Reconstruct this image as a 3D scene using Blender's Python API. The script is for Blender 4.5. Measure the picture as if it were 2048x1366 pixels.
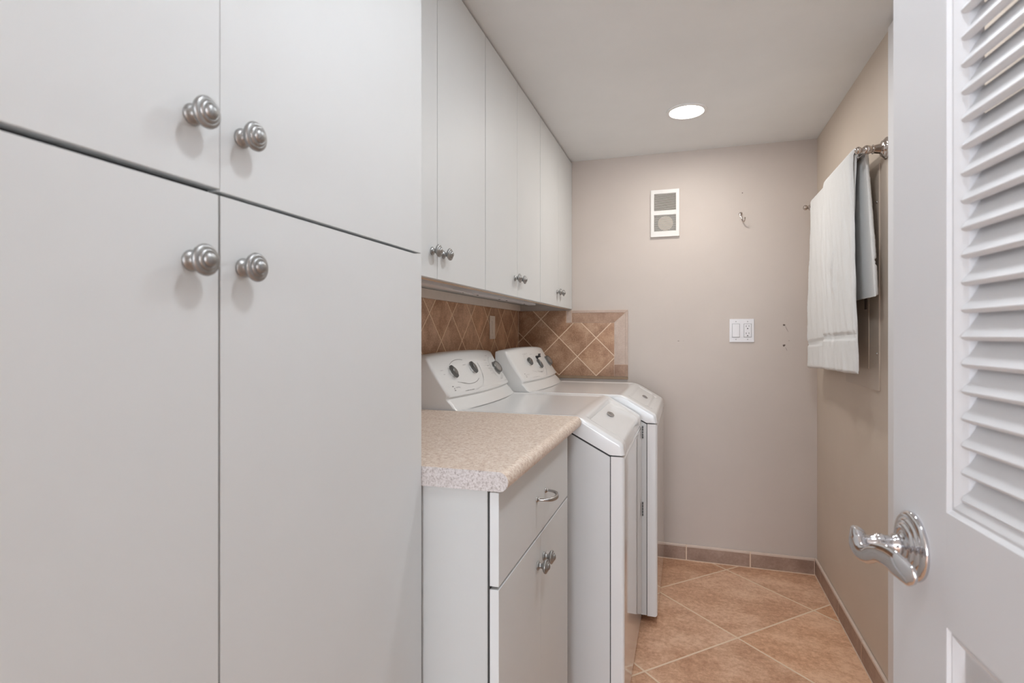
import bpy, bmesh, math, random
from mathutils import Vector, Matrix
from math import sin, cos, pi, sqrt, radians
random.seed(7)
for o in list(bpy.data.objects):
    bpy.data.objects.remove(o, do_unlink=True)
SC = bpy.context.scene
COL = SC.collection

# ------------------------------------------------------------------ camera
H = 1.236
cam_d = bpy.data.cameras.new('camera')
cam = bpy.data.objects.new('camera', cam_d)
COL.objects.link(cam)
cam.location = (0, 0, H)
cam.rotation_euler = (radians(90), 0, radians(17.56))
cam_d.sensor_width = 36
cam_d.lens = 36 * 1109 / 2048
cam_d.shift_y = -13 / 2048
cam_d.clip_start = 0.01
cam_d.dof.use_dof = True
cam_d.dof.focus_distance = 2.2
cam_d.dof.aperture_fstop = 6.5
SC.camera = cam

# ------------------------------------------------------------------ world, exposure
W = bpy.data.worlds.new('world')
SC.world = W
W.use_nodes = True
W.node_tree.nodes['Background'].inputs[0].default_value = (0.90, 0.955, 1.06, 1)
W.node_tree.nodes['Background'].inputs[1].default_value = 0.3
SC.view_settings.view_transform = 'Standard'
SC.view_settings.look = 'None'
SC.view_settings.gamma = 1
SC.view_settings.exposure = 1.24
LAMP_FAR = 46.0      # emission of the far ceiling light's lens
LAMP_NEAR = 39.0
LAMP_MID = 46.0
FILL_PANE = 5.2        # emission of the added, unseen fill pane behind the camera
LAMP_COL = (1.0, 0.955, 0.905, 1)

# ------------------------------------------------------------------ room size
XL, XR, YB, ZC = -0.978, 0.637, 3.2, 2.249
YN = -4.0

# ------------------------------------------------------------------ helpers
def link(o):
    COL.objects.link(o)
    return o

def smooth(me, angle=35):
    for p in me.polygons:
        p.use_smooth = True
    try:
        me.set_sharp_from_angle(angle=radians(angle))
    except Exception:
        pass

def obj(name, bm, mat, parent=None, sm=True, angle=35):
    bmesh.ops.recalc_face_normals(bm, faces=bm.faces)
    me = bpy.data.meshes.new(name)
    bm.to_mesh(me)
    bm.free()
    if isinstance(mat, (list, tuple)):
        for m in mat:
            me.materials.append(m)
    else:
        me.materials.append(mat)
    if sm:
        smooth(me, angle)
    o = link(bpy.data.objects.new(name, me))
    if parent is not None:
        o.parent = parent
    if sm and len(me.vertices) < 700:
        w = o.modifiers.new('even shading', 'WEIGHTED_NORMAL')
        w.mode = 'FACE_AREA'
        w.weight = 100
        w.keep_sharp = True
    return o

def thing(name, label, cat, loc=(0, 0, 0), rotz=0, group=None):
    o = link(bpy.data.objects.new(name, None))
    o.empty_display_size = 0.05
    o.location = loc
    o.rotation_euler = (0, 0, rotz)
    o['label'] = label
    o['category'] = cat
    if group:
        o['group'] = group
    return o

def tag(o, label, cat, group=None):
    o['label'] = label
    o['category'] = cat
    if group:
        o['group'] = group
    return o

def struct(name, bm, mat, parent=None, label=None):
    o = obj(name, bm, mat, parent)
    if parent is None:
        o['kind'] = 'structure'
        if label:
            o['label'] = label
    return o

def box(bm, x0, x1, y0, y1, z0, z1, bev=0, seg=2, mi=0):
    r = bmesh.ops.create_cube(bm, size=1)
    vs = r['verts']
    for v in vs:
        v.co = Vector((x0 + (v.co.x + .5) * (x1 - x0), y0 + (v.co.y + .5) * (y1 - y0), z0 + (v.co.z + .5) * (z1 - z0)))
    fs = set()
    for v in vs:
        fs.update(v.link_faces)
    for f in fs:
        f.material_index = mi
    if bev:
        es = set()
        for v in vs:
            es.update(v.link_edges)
        bmesh.ops.bevel(bm, geom=list(es), offset=bev, segments=seg, affect='EDGES', profile=.6)
    return bm

def B(*a, **k):
    return box(bmesh.new(), *a, **k)

def frame_of(d):
    d = Vector(d).normalized()
    up = Vector((0, 0, 1)) if abs(d.z) < .95 else Vector((1, 0, 0))
    u = d.cross(up).normalized()
    v = d.cross(u).normalized()
    return d, u, v

def lathe(bm, prof, origin, axis, seg=32):
    """prof: list of (radius, distance along axis)"""
    d, u, v = frame_of(axis)
    o = Vector(origin)
    rings = []
    for r, t in prof:
        if r < 1e-6:
            rings.append([bm.verts.new(o + d * t)])
        else:
            rings.append([bm.verts.new(o + d * t + (u * cos(2 * pi * k / seg) + v * sin(2 * pi * k / seg)) * r) for k in range(seg)])
    for a, b in zip(rings[:-1], rings[1:]):
        for k in range(seg):
            k2 = (k + 1) % seg
            if len(a) == 1 and len(b) == 1:
                continue
            if len(a) == 1:
                bm.faces.new((a[0], b[k], b[k2]))
            elif len(b) == 1:
                bm.faces.new((a[k], a[k2], b[0]))
            else:
                bm.faces.new((a[k], a[k2], b[k2], b[k]))
    if len(rings[0]) > 1:
        bm.faces.new(rings[0])
    if len(rings[-1]) > 1:
        bm.faces.new(rings[-1])
    return bm

def catmull(pts, n=8):
    out = []
    P = [Vector(p) for p in pts]
    for i in range(len(P) - 1):
        p0 = P[max(i - 1, 0)]; p1 = P[i]; p2 = P[i + 1]; p3 = P[min(i + 2, len(P) - 1)]
        for k in range(n):
            t = k / n
            out.append(.5 * ((2 * p1) + (p2 - p0) * t + (2 * p0 - 5 * p1 + 4 * p2 - p3) * t * t + (3 * p1 - p0 - 3 * p2 + p3) * t ** 3))
    out.append(P[-1])
    return out

def sweep(bm, pts, radii, seg=16, up=None, closed=False):
    """tube with elliptical section: radii list of (ra, rb); ra along side, rb along up"""
    n = len(pts)
    P = [Vector(p) for p in pts]
    rings = []
    upv = Vector(up) if up else None
    last = None
    for i in range(n):
        if closed:
            d = (P[(i + 1) % n] - P[i - 1]).normalized()
        else:
            d = (P[min(i + 1, n - 1)] - P[max(i - 1, 0)]).normalized()
        if upv is not None:
            u = d.cross(upv)
            if u.length < 1e-4:
                u = last or Vector((1, 0, 0))
            u.normalize()
        else:
            if last is None:
                _, u, _ = frame_of(d)
            else:
                u = (last - d * last.dot(d)).normalized()
        last = u
        v = u.cross(d).normalized()
        r = radii[i] if isinstance(radii, list) else radii
        ra, rb = r if isinstance(r, (tuple, list)) else (r, r)
        rings.append([bm.verts.new(P[i] + u * cos(2 * pi * k / seg) * ra + v * sin(2 * pi * k / seg) * rb) for k in range(seg)])
    rr = list(zip(rings[:-1], rings[1:]))
    if closed:
        rr.append((rings[-1], rings[0]))
    for a, b in rr:
        for k in range(seg):
            k2 = (k + 1) % seg
            bm.faces.new((a[k], a[k2], b[k2], b[k]))
    if not closed:
        bm.faces.new(rings[0])
        bm.faces.new(rings[-1])
    return bm

def grid_faces(bm, G, closed_u=False):
    for i in range(len(G) - 1):
        for j in range(len(G[0]) - 1):
            bm.faces.new((G[i][j], G[i + 1][j], G[i + 1][j + 1], G[i][j + 1]))

def prism_y(bm, prof, y0, y1):
    """extrude polygon given in (x, z) along y"""
    a = [bm.verts.new((x, y0, z)) for x, z in prof]
    b = [bm.verts.new((x, y1, z)) for x, z in prof]
    n = len(prof)
    bm.faces.new(a)
    bm.faces.new(b[::-1])
    for i in range(n):
        bm.faces.new((a[i], a[(i + 1) % n], b[(i + 1) % n], b[i]))
    return bm

def sstep(a, b, x):
    t = max(0, min(1, (x - a) / (b - a)))
    return t * t * (3 - 2 * t)

# ------------------------------------------------------------------ materials
class NT:
    def __init__(self, name):
        self.m = bpy.data.materials.new(name)
        self.m.use_nodes = True
        self.t = self.m.node_tree
        self.n = self.t.nodes
        self.b = self.n['Principled BSDF']
    def node(self, typ, **k):
        nd = self.n.new(typ)
        for a, v in k.items():
            setattr(nd, a, v)
        return nd
    def set(self, sock, v):
        if hasattr(v, 'is_output') or isinstance(v, bpy.types.NodeSocket):
            self.t.links.new(v, sock)
        else:
            sock.default_value = v
    def math(self, op, a, b=None, c=None):
        nd = self.node('ShaderNodeMath', operation=op)
        self.set(nd.inputs[0], a)
        if b is not None:
            self.set(nd.inputs[1], b)
        if c is not None:
            self.set(nd.inputs[2], c)
        return nd.outputs[0]
    def coord(self):
        return self.node('ShaderNodeTexCoord').outputs['Object']
    def noise(self, vec, scale, detail=4, rough=.6, color=False):
        nd = self.node('ShaderNodeTexNoise')
        self.t.links.new(vec, nd.inputs['Vector'])
        nd.inputs['Scale'].default_value = scale
        nd.inputs['Detail'].default_value = detail
        nd.inputs['Roughness'].default_value = rough
        return nd.outputs['Color' if color else 'Fac']
    def ramp(self, fac, stops):
        nd = self.node('ShaderNodeValToRGB')
        self.t.links.new(fac, nd.inputs[0])
        e = nd.color_ramp.elements
        while len(e) < len(stops):
            e.new(.5)
        for el, (p, c) in zip(e, stops):
            el.position = p
            el.color = (*c, 1)
        return nd.outputs[0]
    def mix(self, fac, a, b, blend='MIX'):
        nd = self.node('ShaderNodeMix', data_type='RGBA', blend_type=blend)
        self.set(nd.inputs[0], fac)
        self.set(nd.inputs[6], a if not isinstance(a, tuple) else (*a, 1) if len(a) == 3 else a)
        self.set(nd.inputs[7], b if not isinstance(b, tuple) else (*b, 1) if len(b) == 3 else b)
        return nd.outputs[2]
    def bump(self, h, strength=.2, dist=.002):
        nd = self.node('ShaderNodeBump')
        nd.inputs['Strength'].default_value = strength
        nd.inputs['Distance'].default_value = dist
        self.t.links.new(h, nd.inputs['Height'])
        self.t.links.new(nd.outputs[0], self.b.inputs['Normal'])
        return nd
    def base(self, c):
        self.set(self.b.inputs['Base Color'], (*c, 1) if isinstance(c, tuple) and len(c) == 3 else c)

def simple(name, col, rough=.5, metal=0, var=.03, scale=30, bump=0, bscale=400, spec=.5, coat=0):
    t = NT(name)
    co = t.coord()
    n = t.noise(co, scale, 3)
    lo = tuple(c * (1 - var) for c in col)
    hi = tuple(min(1, c * (1 + var)) for c in col)
    t.base(t.ramp(n, [(.3, lo), (.7, hi)]))
    t.b.inputs['Roughness'].default_value = rough
    t.b.inputs['Metallic'].default_value = metal
    t.b.inputs['Specular IOR Level'].default_value = spec
    if coat:
        t.b.inputs['Coat Weight'].default_value = coat
        t.b.inputs['Coat Roughness'].default_value = .03
    if bump:
        t.bump(t.noise(co, bscale, 2), bump, .001)
    return t.m

def paint(name, col, bump=.12, rough=.55, scale=260):
    t = NT(name)
    co = t.coord()
    n = t.noise(co, 2.5, 4)
    t.base(t.ramp(n, [(.3, tuple(c * .97 for c in col)), (.7, tuple(c * 1.02 for c in col))]))
    t.b.inputs['Roughness'].default_value = rough
    t.bump(t.noise(co, scale, 3), bump, .0012)
    return t.m

def axis_out(t, co, ax):
    s = t.node('ShaderNodeSeparateXYZ')
    t.t.links.new(co, s.inputs[0])
    return s.outputs['XYZ'.index(ax)]

def diag_tile(name, ax1, ax2, a0, b0, diag, grout_w, cols, grout, stripe=0, nscale=14, rough=.42):
    """diagonal tiles in the plane (ax1, ax2), a lattice corner at (a0, b0), tile diagonal diag"""
    t = NT(name)
    co = t.coord()
    A = t.math('SUBTRACT', axis_out(t, co, ax1), a0)
    Bv = t.math('SUBTRACT', axis_out(t, co, ax2), b0)
    p = t.math('DIVIDE', t.math('ADD', A, Bv), diag)
    q = t.math('DIVIDE', t.math('SUBTRACT', A, Bv), diag)
    masks = []
    half = grout_w * 1.414 / diag / 2
    for v in (p, q):
        d = t.math('ABSOLUTE', t.math('SUBTRACT', t.math('FRACT', t.math('ADD', v, .5)), .5))
        mr = t.node('ShaderNodeMapRange', interpolation_type='SMOOTHSTEP')
        t.t.links.new(d, mr.inputs[0])
        mr.inputs[1].default_value = half * .7
        mr.inputs[2].default_value = half * 1.25
        mr.inputs[3].default_value = 1
        mr.inputs[4].default_value = 0
        masks.append(mr.outputs[0])
    g = t.math('MAXIMUM', masks[0], masks[1])
    cell = t.node('ShaderNodeCombineXYZ')
    t.t.links.new(t.math('FLOOR', p), cell.inputs[0])
    t.t.links.new(t.math('FLOOR', q), cell.inputs[1])
    wn = t.node('ShaderNodeTexWhiteNoise', noise_dimensions='2D')
    t.t.links.new(cell.outputs[0], wn.inputs['Vector'])
    # per-tile offset of the stone pattern
    off = t.node('ShaderNodeVectorMath', operation='MULTIPLY_ADD')
    t.t.links.new(wn.outputs['Color'], off.inputs[0])
    off.inputs[1].default_value = (9, 9, 9)
    t.t.links.new(co, off.inputs[2])
    vec = off.outputs[0]
    if stripe:
        mp = t.node('ShaderNodeMapping')
        mp.inputs['Rotation'].default_value = (0, 0, radians(stripe))
        mp.inputs['Scale'].default_value = (1, 1.7, 1)
        t.t.links.new(vec, mp.inputs[0])
        vec2 = mp.outputs[0]
    else:
        vec2 = vec
    n1 = t.noise(vec2, nscale * .35, 5, .62)
    n2 = t.noise(vec, nscale * 6.0, 6, .78)
    n = t.math('ADD', t.math('MULTIPLY', n1, .52), t.math('MULTIPLY', n2, .48))
    c = t.ramp(n, [(.41, cols[0]), (.5, cols[1]), (.58, cols[2])])
    tint = t.ramp(wn.outputs['Value'], [(0, (.90, .86, .82)), (.5, (1, 1, 1)), (1, (1.06, 1.0, .92))])
    c = t.mix(1.0, c, tint, 'MULTIPLY')
    c = t.mix(g, c, grout)
    t.base(c)
    t.b.inputs['Roughness'].default_value = rough
    h = t.math('SUBTRACT', t.math('MULTIPLY', n, .35), t.math('MULTIPLY', g, .9))
    t.bump(h, .35, .002)
    return t.m

def stone(name, cols, scale, rough=.42, off=(0, 0, 0)):
    t = NT(name)
    co = t.coord()
    n1 = t.noise(co, scale * .35, 5, .62)
    n2 = t.noise(co, scale * 3.2, 6, .72)
    n = t.math('ADD', t.math('MULTIPLY', n1, .6), t.math('MULTIPLY', n2, .4))
    t.base(t.ramp(n, [(.36, cols[0]), (.5, cols[1]), (.62, cols[2])]))
    t.b.inputs['Roughness'].default_value = rough
    t.bump(n, .3, .0015)
    return t.m

M = {}
M['wall'] = paint('beige wall paint', (.625, .555, .505))
M['wall_r'] = paint('tan wall paint', (.68, .585, .495))
M['ceiling'] = paint('ceiling paint', (.86, .87, .87), bump=.25, rough=.8, scale=160)
M['white_trim'] = simple('white gloss trim', (.84, .84, .86), .5, var=.01, scale=4)
GROUT = (.66, .50, .38)
M['floor'] = diag_tile('slate look floor tile', 'X', 'Y', .195, 2.435, .69, .0085,
                       [(.56, .300, .180), (.73, .445, .285), (.88, .60, .425)], (.92, .72, .54), stripe=28, nscale=9, rough=.38)
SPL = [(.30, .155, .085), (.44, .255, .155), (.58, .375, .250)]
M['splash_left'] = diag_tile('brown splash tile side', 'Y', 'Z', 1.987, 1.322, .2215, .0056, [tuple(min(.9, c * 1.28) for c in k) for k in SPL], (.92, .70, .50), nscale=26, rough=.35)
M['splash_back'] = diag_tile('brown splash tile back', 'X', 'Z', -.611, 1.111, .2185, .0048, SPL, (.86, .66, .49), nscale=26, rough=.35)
M['splash_border'] = stone('brown border tile', [(.30, .165, .105), (.40, .245, .165), (.52, .34, .235)], 30)
M['splash_pale'] = stone('pale border tile', [(.50, .37, .30), (.57, .44, .365), (.64, .51, .43)], 34)
M['grout'] = simple('grout', (.80, .63, .50), .8)
M['base_tile'] = stone('skirting tile', [(.28, .185, .145), (.37, .255, .20), (.45, .325, .26)], 24)
M['base_top'] = simple('skirting tile rounded top', (.72, .60, .52), .35)  # lighter colour carries the highlight along the top edge
M['cabinet'] = simple('grey white cabinet laminate', (.745, .76, .76), .52, var=.008, scale=6, bump=.05, bscale=500)
M['cab_box'] = simple('cabinet box laminate', (.62, .63, .62), .45, var=.01, scale=6)
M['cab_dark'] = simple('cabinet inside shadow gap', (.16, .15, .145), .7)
M['maple'] = simple('tan wood edge', (.72, .54, .40), .5, var=.05, scale=12)
M['ledge'] = simple('brown ledge', (.36, .25, .16), .6, var=.08)
M['board'] = simple('beige cleat board', (.88, .77, .68), .6)
M['pewter'] = simple('brushed pewter', (.37, .37, .365), .40, 1, var=.12, scale=60)
M['chrome'] = simple('polished chrome', (.66, .65, .66), .07, 1, var=.01)
M['nickel'] = simple('polished nickel', (.56, .50, .46), .12, 1, var=.02)
M['satin'] = simple('satin nickel', (.42, .41, .40), .25, 1, var=.03)
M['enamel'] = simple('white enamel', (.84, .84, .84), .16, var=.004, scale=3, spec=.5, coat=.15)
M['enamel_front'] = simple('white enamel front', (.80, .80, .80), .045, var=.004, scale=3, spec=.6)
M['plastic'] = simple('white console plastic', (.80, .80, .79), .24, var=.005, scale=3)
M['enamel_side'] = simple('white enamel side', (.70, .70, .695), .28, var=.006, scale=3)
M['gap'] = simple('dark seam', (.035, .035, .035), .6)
M['knob_dark'] = simple('dark silver plastic', (.17, .17, .165), .28, .6, var=.05)
M['knob_light'] = simple('light silver plastic', (.34, .34, .335), .3, .6, var=.05)
M['print'] = simple('grey print', (.22, .22, .22), .5)
M['print_pale'] = simple('faint grey print', (.62, .62, .615), .5)
M['print_soft'] = simple('pale grey print', (.42, .42, .42), .5)
M['outlet_white'] = simple('white device plastic', (.82, .81, .83), .3, var=.005)
M['outlet_beige'] = simple('beige device plastic', (.90, .76, .66), .35, var=.01)
M['slot'] = simple('dark slot', (.03, .028, .028), .6)
M['vent_white'] = simple('white vent metal', (.82, .80, .77), .35, var=.01)
M['vent_in'] = simple('vent inside', (.30, .255, .21), .7)
M['fan'] = simple('vent fan blades', (.88, .76, .64), .5)
M['panel'] = paint('painted panel metal', (.60, .51, .425), bump=.08, rough=.42)
M['scuff'] = simple('dark scuff', (.16, .12, .10), .8)
M['scuff_pale'] = simple('pale paint chip', (.40, .34, .31), .8)

# counter: sand speckle laminate
t = NT('sand speckle laminate')
co = t.coord()
n = t.noise(co, 150, 5, .8)
c = t.ramp(n, [(.34, (.46, .32, .24)), (.45, (.72, .57, .46)), (.54, (.84, .71, .60)), (.66, (.95, .87, .79))])
t.base(c)
t.b.inputs['Roughness'].default_value = .42
M['counter'] = t.m
t = NT('grey speckle laminate end')
co = t.coord()
n = t.noise(co, 230, 4, .8)
t.base(t.ramp(n, [(.34, (.30, .25, .23)), (.46, (.58, .53, .51)), (.60, (.72, .68, .67))]))
t.b.inputs['Roughness'].default_value = .5
M['counter_end'] = t.m
# towel terry
t = NT('white terry cloth')
co = t.coord()
n = t.noise(co, 520, 3, .7)
n2 = t.noise(co, 60, 3, .6)
t.base(t.ramp(n, [(.3, (.86, .86, .85)), (.7, (.95, .95, .94))]))
t.b.inputs['Roughness'].default_value = .95
t.b.inputs['Sheen Weight'].default_value = .3
t.bump(t.math('ADD', n, t.math('MULTIPLY', n2, .8)), .7, .0032)
M['terry'] = t.m
# lamp lens
def emitter(name, col, s):
    t = NT(name)
    t.b.inputs['Base Color'].default_value = (.9, .9, .9, 1)
    t.b.inputs['Emission Color'].default_value = col
    t.b.inputs['Emission Strength'].default_value = s
    return t.m
M['lens_far'] = emitter('lit lens far', LAMP_COL, LAMP_FAR)
M['lens_near'] = emitter('lit lens near', (.91, .965, 1.02, 1), LAMP_NEAR)
M['lens_mid'] = emitter('lit lens middle', (.91, .965, 1.02, 1), LAMP_MID)
M['fill_glow'] = emitter('added fill pane glow', (.84, .93, 1.04, 1), FILL_PANE)
M['lamp_trim'] = simple('white lamp trim', (.86, .86, .85), .4, var=.005)

# ------------------------------------------------------------------ room shell
T = .1
struct('floor', B(XL - T, XR + T, YN, YB + T, -T, 0), M['floor'])
struct('ceiling', B(XL - T, XR + T, YN, YB + T, ZC, ZC + T), M['ceiling'])
struct('wall_left', B(XL - T, XL, YN, YB + T, 0, ZC), M['wall'])
wb = struct('wall_back', B(XL, XR, YB, YB + T, 0, ZC), M['wall'])
wr = struct('wall_right', B(XR, XR + T, YN, YB + T, 0, ZC), M['wall_r'])
struct('wall_front', B(.385, XR - .001, .06, .20, 0, ZC), M['wall_r'])
# white casing on the right wall and the jamb the louvred door hangs from
struct('trim_1', B(XR - .016, XR - .0005, 1.99, 2.088, .0, ZC - .014, bev=.003), M['white_trim'])
struct('trim_2', B(.335, .384, .05, .213, 0, ZC - .002, bev=.003), M['white_trim'])

# hall end behind the camera, with a glowing framed pane added as cool fill
struct('wall_rear', B(XL - T, XR + T, YN - T, YN, 0, ZC), M['wall'])
fill_pane = struct('added_fill_pane_1', B(-.82, .48, YN + .002, YN + .010, .32, 2.08), M['fill_glow'])
bm = bmesh.new()
for a in ((-.89, -.82, .25, 2.15), (.48, .55, .25, 2.15), (-.82, .48, .25, .32), (-.82, .48, 2.08, 2.15)):
    box(bm, a[0], a[1], YN + .0005, YN + .035, a[2], a[3], bev=.004)
box(bm, -.19, -.15, YN + .011, YN + .03, .321, 2.079)
box(bm, -.819, .479, YN + .011, YN + .028, 1.18, 1.215)
obj('fill_pane_frame', bm, M['white_trim'], fill_pane)

# scuffs and screw holes in the back wall
def mark(x, z, w, h, rot, mat, name='scuff'):
    bm = bmesh.new()
    n = 10
    vs = []
    for k in range(n):
        a = 2 * pi * k / n
        rx = cos(a) * w / 2 * (1 + random.uniform(-.25, .25))
        rz = sin(a) * h / 2 * (1 + random.uniform(-.25, .25))
        vs.append((x + rx * cos(rot) - rz * sin(rot), z + rx * sin(rot) + rz * cos(rot)))
    prism = [bm.verts.new((a, YB - .0008, b)) for a, b in vs]
    back = [bm.verts.new((a, YB + .001, b)) for a, b in vs]
    bm.faces.new(prism)
    for i in range(n):
        bm.faces.new((prism[i], prism[(i + 1) % n], back[(i + 1) % n], back[i]))
    obj(name, bm, mat, wb)
def bx(u, v):
    a = u - 1024
    dx = a * .9534 - 334.6
    dy = a * .3017 + 1057.3
    s = YB / dy
    return dx * s, H - (v - 670) * s
mark(.280, 1.996, .006, .006, 0, M['scuff'], 'screw_hole')
for (u, v, w, h, r, m) in ((1568, 650, .011, .010, 0, 'scuff'), (1573.5, 658, .003, .036, .42, 'scuff_pale'), (1568, 691, .014, .010, .5, 'scuff'),
                           (1572.5, 698, .003, .020, .42, 'scuff_pale'), (1578, 681.5, .008, .003, 0, 'scuff_pale'), (1357, 682, .012, .003, 0, 'scuff'),
                           (1367, 682, .003, .002, 0, 'scuff')):
    x, z = bx(u, v)
    mark(x, z, w, h, r, M[m])

# skirting tiles
BH = .086
def skirt_tile(name_parent, seg, along, lo, hi):
    g = .003
    bm = bmesh.new()
    if along == 'x':
        prof = [(YB - .0005, .002), (YB - .0105, .002), (YB - .0105, BH - .016), (YB - .0005, BH - .016)]
        box(bm, lo + g, hi - g, YB - .0105, YB - .0005, .003, BH - .014, bev=.0008, seg=1)
    else:
        box(bm, XR - .0105, XR - .0005, lo + g, hi - g, .003, BH - .014, bev=.0008, seg=1)
    obj('skirting_tile', bm, M['base_tile'], name_parent)
    bm = bmesh.new()
    if along == 'x':
        box(bm, lo + g * .7, hi - g * .7, YB - .0115, YB - .0005, BH - .014, BH, bev=.004, seg=3)
    else:
        box(bm, XR - .0115, XR - .0005, lo + g * .5, hi - g * .5, BH - .014, BH, bev=.004, seg=3)
    obj('rounded_top', bm, M['base_top'], name_parent)

bb = struct('baseboard_back', box(B(XL, XR - .012, YB - .0098, YB - .0003, 0, BH - .003), XL, XR - .012, YB - .0135, YB - .0003, 0, .0035), M['grout'])
for lo, hi in ((-.326, -.006), (-.006, .318), (.318, XR - .012)):
    skirt_tile(bb, 0, 'x', lo, hi)
br = struct('baseboard_right', box(B(XR - .0098, XR - .0003, 2.09, YB - .0005, 0, BH - .003), XR - .0135, XR - .0003, 2.09, YB - .0005, 0, .0035), M['grout'])
for lo, hi in ((3.07, YB - .001), (2.735, 3.07), (2.40, 2.735), (2.09, 2.40)):
    skirt_tile(br, 0, 'y', lo, hi)

# ------------------------------------------------------------------ ceiling lights
def downlight(x, y, label, mat):
    t = thing('recessed_ceiling_light', label, 'ceiling light', (x, y, ZC), group='recessed ceiling lights')
    bm = bmesh.new()
    lathe(bm, [(.072, -.0002), (.090, -.0002), (.0895, -.004), (.083, -.0065), (.075, -.0062), (.0725, -.003)], (0, 0, 0), (0, 0, 1), 64)
    # the trim is a ring: drop the two end caps
    for f in [f for f in bm.faces if len(f.verts) > 4]:
        bm.faces.remove(f)
    obj('trim_ring', bm, M['lamp_trim'], t)
    bm = bmesh.new()
    lathe(bm, [(0, -.0055), (.04, -.0052), (.066, -.0040), (.0725, -.0025), (.0725, -.0004)], (0, 0, 0), (0, 0, 1), 64)
    obj('lens', bm, mat, t)
    return t
downlight(-.004, 2.63, 'round white recessed light glowing in the ceiling near the back wall', M['lens_far'])
downlight(.18, 1.50, 'middle recessed ceiling light above the low cabinet and worktop', M['lens_mid'])
downlight(.12, .52, 'round recessed ceiling light above the tall pantry doors', M['lens_near'])

# ------------------------------------------------------------------ knobs
KPROF = [(0, 0), (.0108, 0), (.0114, .0012), (.0112, .0028), (.0085, .0046), (.0064, .0062), (.0058, .0085), (.0060, .0112), (.0080, .0135),
         (.0130, .0158), (.0160, .0182), (.0170, .0205), (.0166, .0222), (.0150, .0238), (.0128, .0246), (.0120, .0243), (.0114, .0256),
         (.0100, .0268), (.0086, .0270), (.0080, .0266), (.0074, .0282), (.0058, .0298), (.0032, .0308), (0, .0311)]
def knob(x, y, z, parent):
    bm = bmesh.new()
    lathe(bm, KPROF, (x, y, z), (1, 0, 0), 40)
    return obj('knob', bm, M['pewter'], parent, angle=50)

# ------------------------------------------------------------------ tall pantry
PX = -.500
p = thing('pantry_cabinet', 'tall grey-white pantry cabinet with four flat doors filling the left foreground', 'cabinet', (0, 0, 0))
bm = B(XL + .001, PX - .0205, -.012, .9895, .09, ZC - .002)
box(bm, XL + .001, PX - .075, -.010, .988, 0, .0898)
obj('body', bm, M['cab_box'], p)
obj('shadow_gap_strip', B(PX - .0206, PX - .0186, -.008, .9875, .097, 2.236), M['gap'], p)  # dark strip added to paint the shade in the pantry door gaps
def pantry_door(y0, y1, z0, z1, ky, kz, label):
    d = obj('door', B(PX - .0185, PX, y0, y1, z0, z1, bev=.0009, seg=2), M['cabinet'], p)
    d['label'] = label
    knob(PX, ky, kz, d)
pantry_door(-.010, .4940, 1.3995, 2.238, .457, 1.469, 'upper left pantry door')
pantry_door(.4946, .9885, 1.3970, 2.238, .5255, 1.467, 'upper right pantry door')
pantry_door(-.010, .4922, .095, 1.3925, .4555, 1.3145, 'lower left pantry door')
pantry_door(.4952, .9885, .095, 1.3925, .5275, 1.3150, 'lower right pantry door')

# ------------------------------------------------------------------ base cabinet and worktop
BX = -.343
c = thing('base_cabinet', 'low grey-white cabinet with one drawer over two doors under the speckled worktop', 'cabinet', (0, 0, 0))
bm = B(XL + .001, BX - .0225, .9985, 1.634, .09, .9385)
box(bm, XL + .001, BX - .075, 1.0, 1.633, 0, .0898)
obj('body', bm, M['cab_box'], c)
d = obj('drawer', B(BX - .0185, BX, 1.0005, 1.635, .7545, .9345, bev=.001), M['cabinet'], c)
# bowed pull
pts = [(BX + .002, 1.281, .8430), (BX + .010, 1.2815, .8430), (BX + .022, 1.285, .8425), (BX + .033, 1.297, .8415), (BX + .0385, 1.323, .841),
       (BX + .033, 1.349, .8415), (BX + .022, 1.361, .8425), (BX + .010, 1.3645, .8430), (BX + .002, 1.365, .8430)]
cp = catmull(pts, 6)
bm = bmesh.new()
nn = len(cp)
sweep(bm, cp, [(.0030 + .0020 * math.exp(-((i / (nn - 1) - .5) / .2) ** 2), .0030 + .0026 * math.exp(-((i / (nn - 1) - .5) / .2) ** 2)) for i in range(nn)], 14)
for yy in (1.281, 1.365):
    lathe(bm, [(0, 0), (.0072, 0), (.0074, .0015), (.0062, .0028), (.0048, .0036), (.0040, .006), (0, .0065)], (BX, yy, .843), (1, 0, 0), 24)
obj('handle', bm, M['satin'], d, angle=50)
obj('shadow_gap_strip', B(BX - .0226, BX - .0186, 1.0025, 1.633, .097, .932), M['gap'], c)  # dark strip stands for the shade behind drawer and doors
for (y0, y1, ky) in ((1.0005, 1.3171, 1.287), (1.3177, 1.635, 1.346)):
    dd = obj('door', B(BX - .0185, BX, y0, y1, .095, .7485, bev=.001), M['cabinet'], c)
    knob(BX, ky, .683, dd)

# worktop with rounded front edge
ZT = .977
prof = []
th = .038
x1 = -.321
prof.append((XL + .001, ZT - th)); prof.append((XL + .001, ZT))
prof.append((x1 - .020, ZT))
for k in range(1, 12):
    a = pi / 2 - pi * k / 12
    prof.append((x1 - .019 + cos(a) * .019, ZT - th / 2 + sin(a) * th / 2))
prof.append((x1 - .020, ZT - th))
bm = prism_y(bmesh.new(), prof, .9905, 1.745)
for f in bm.faces:
    f.material_index = 1 if abs(f.normal.y) > .9 or len(f.verts) > 4 else 0
wt = obj('worktop', bm, [M['counter'], M['counter_end']], None)
tag(wt, 'short sand-speckled worktop with a rounded front edge over the base cabinet', 'countertop')

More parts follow.
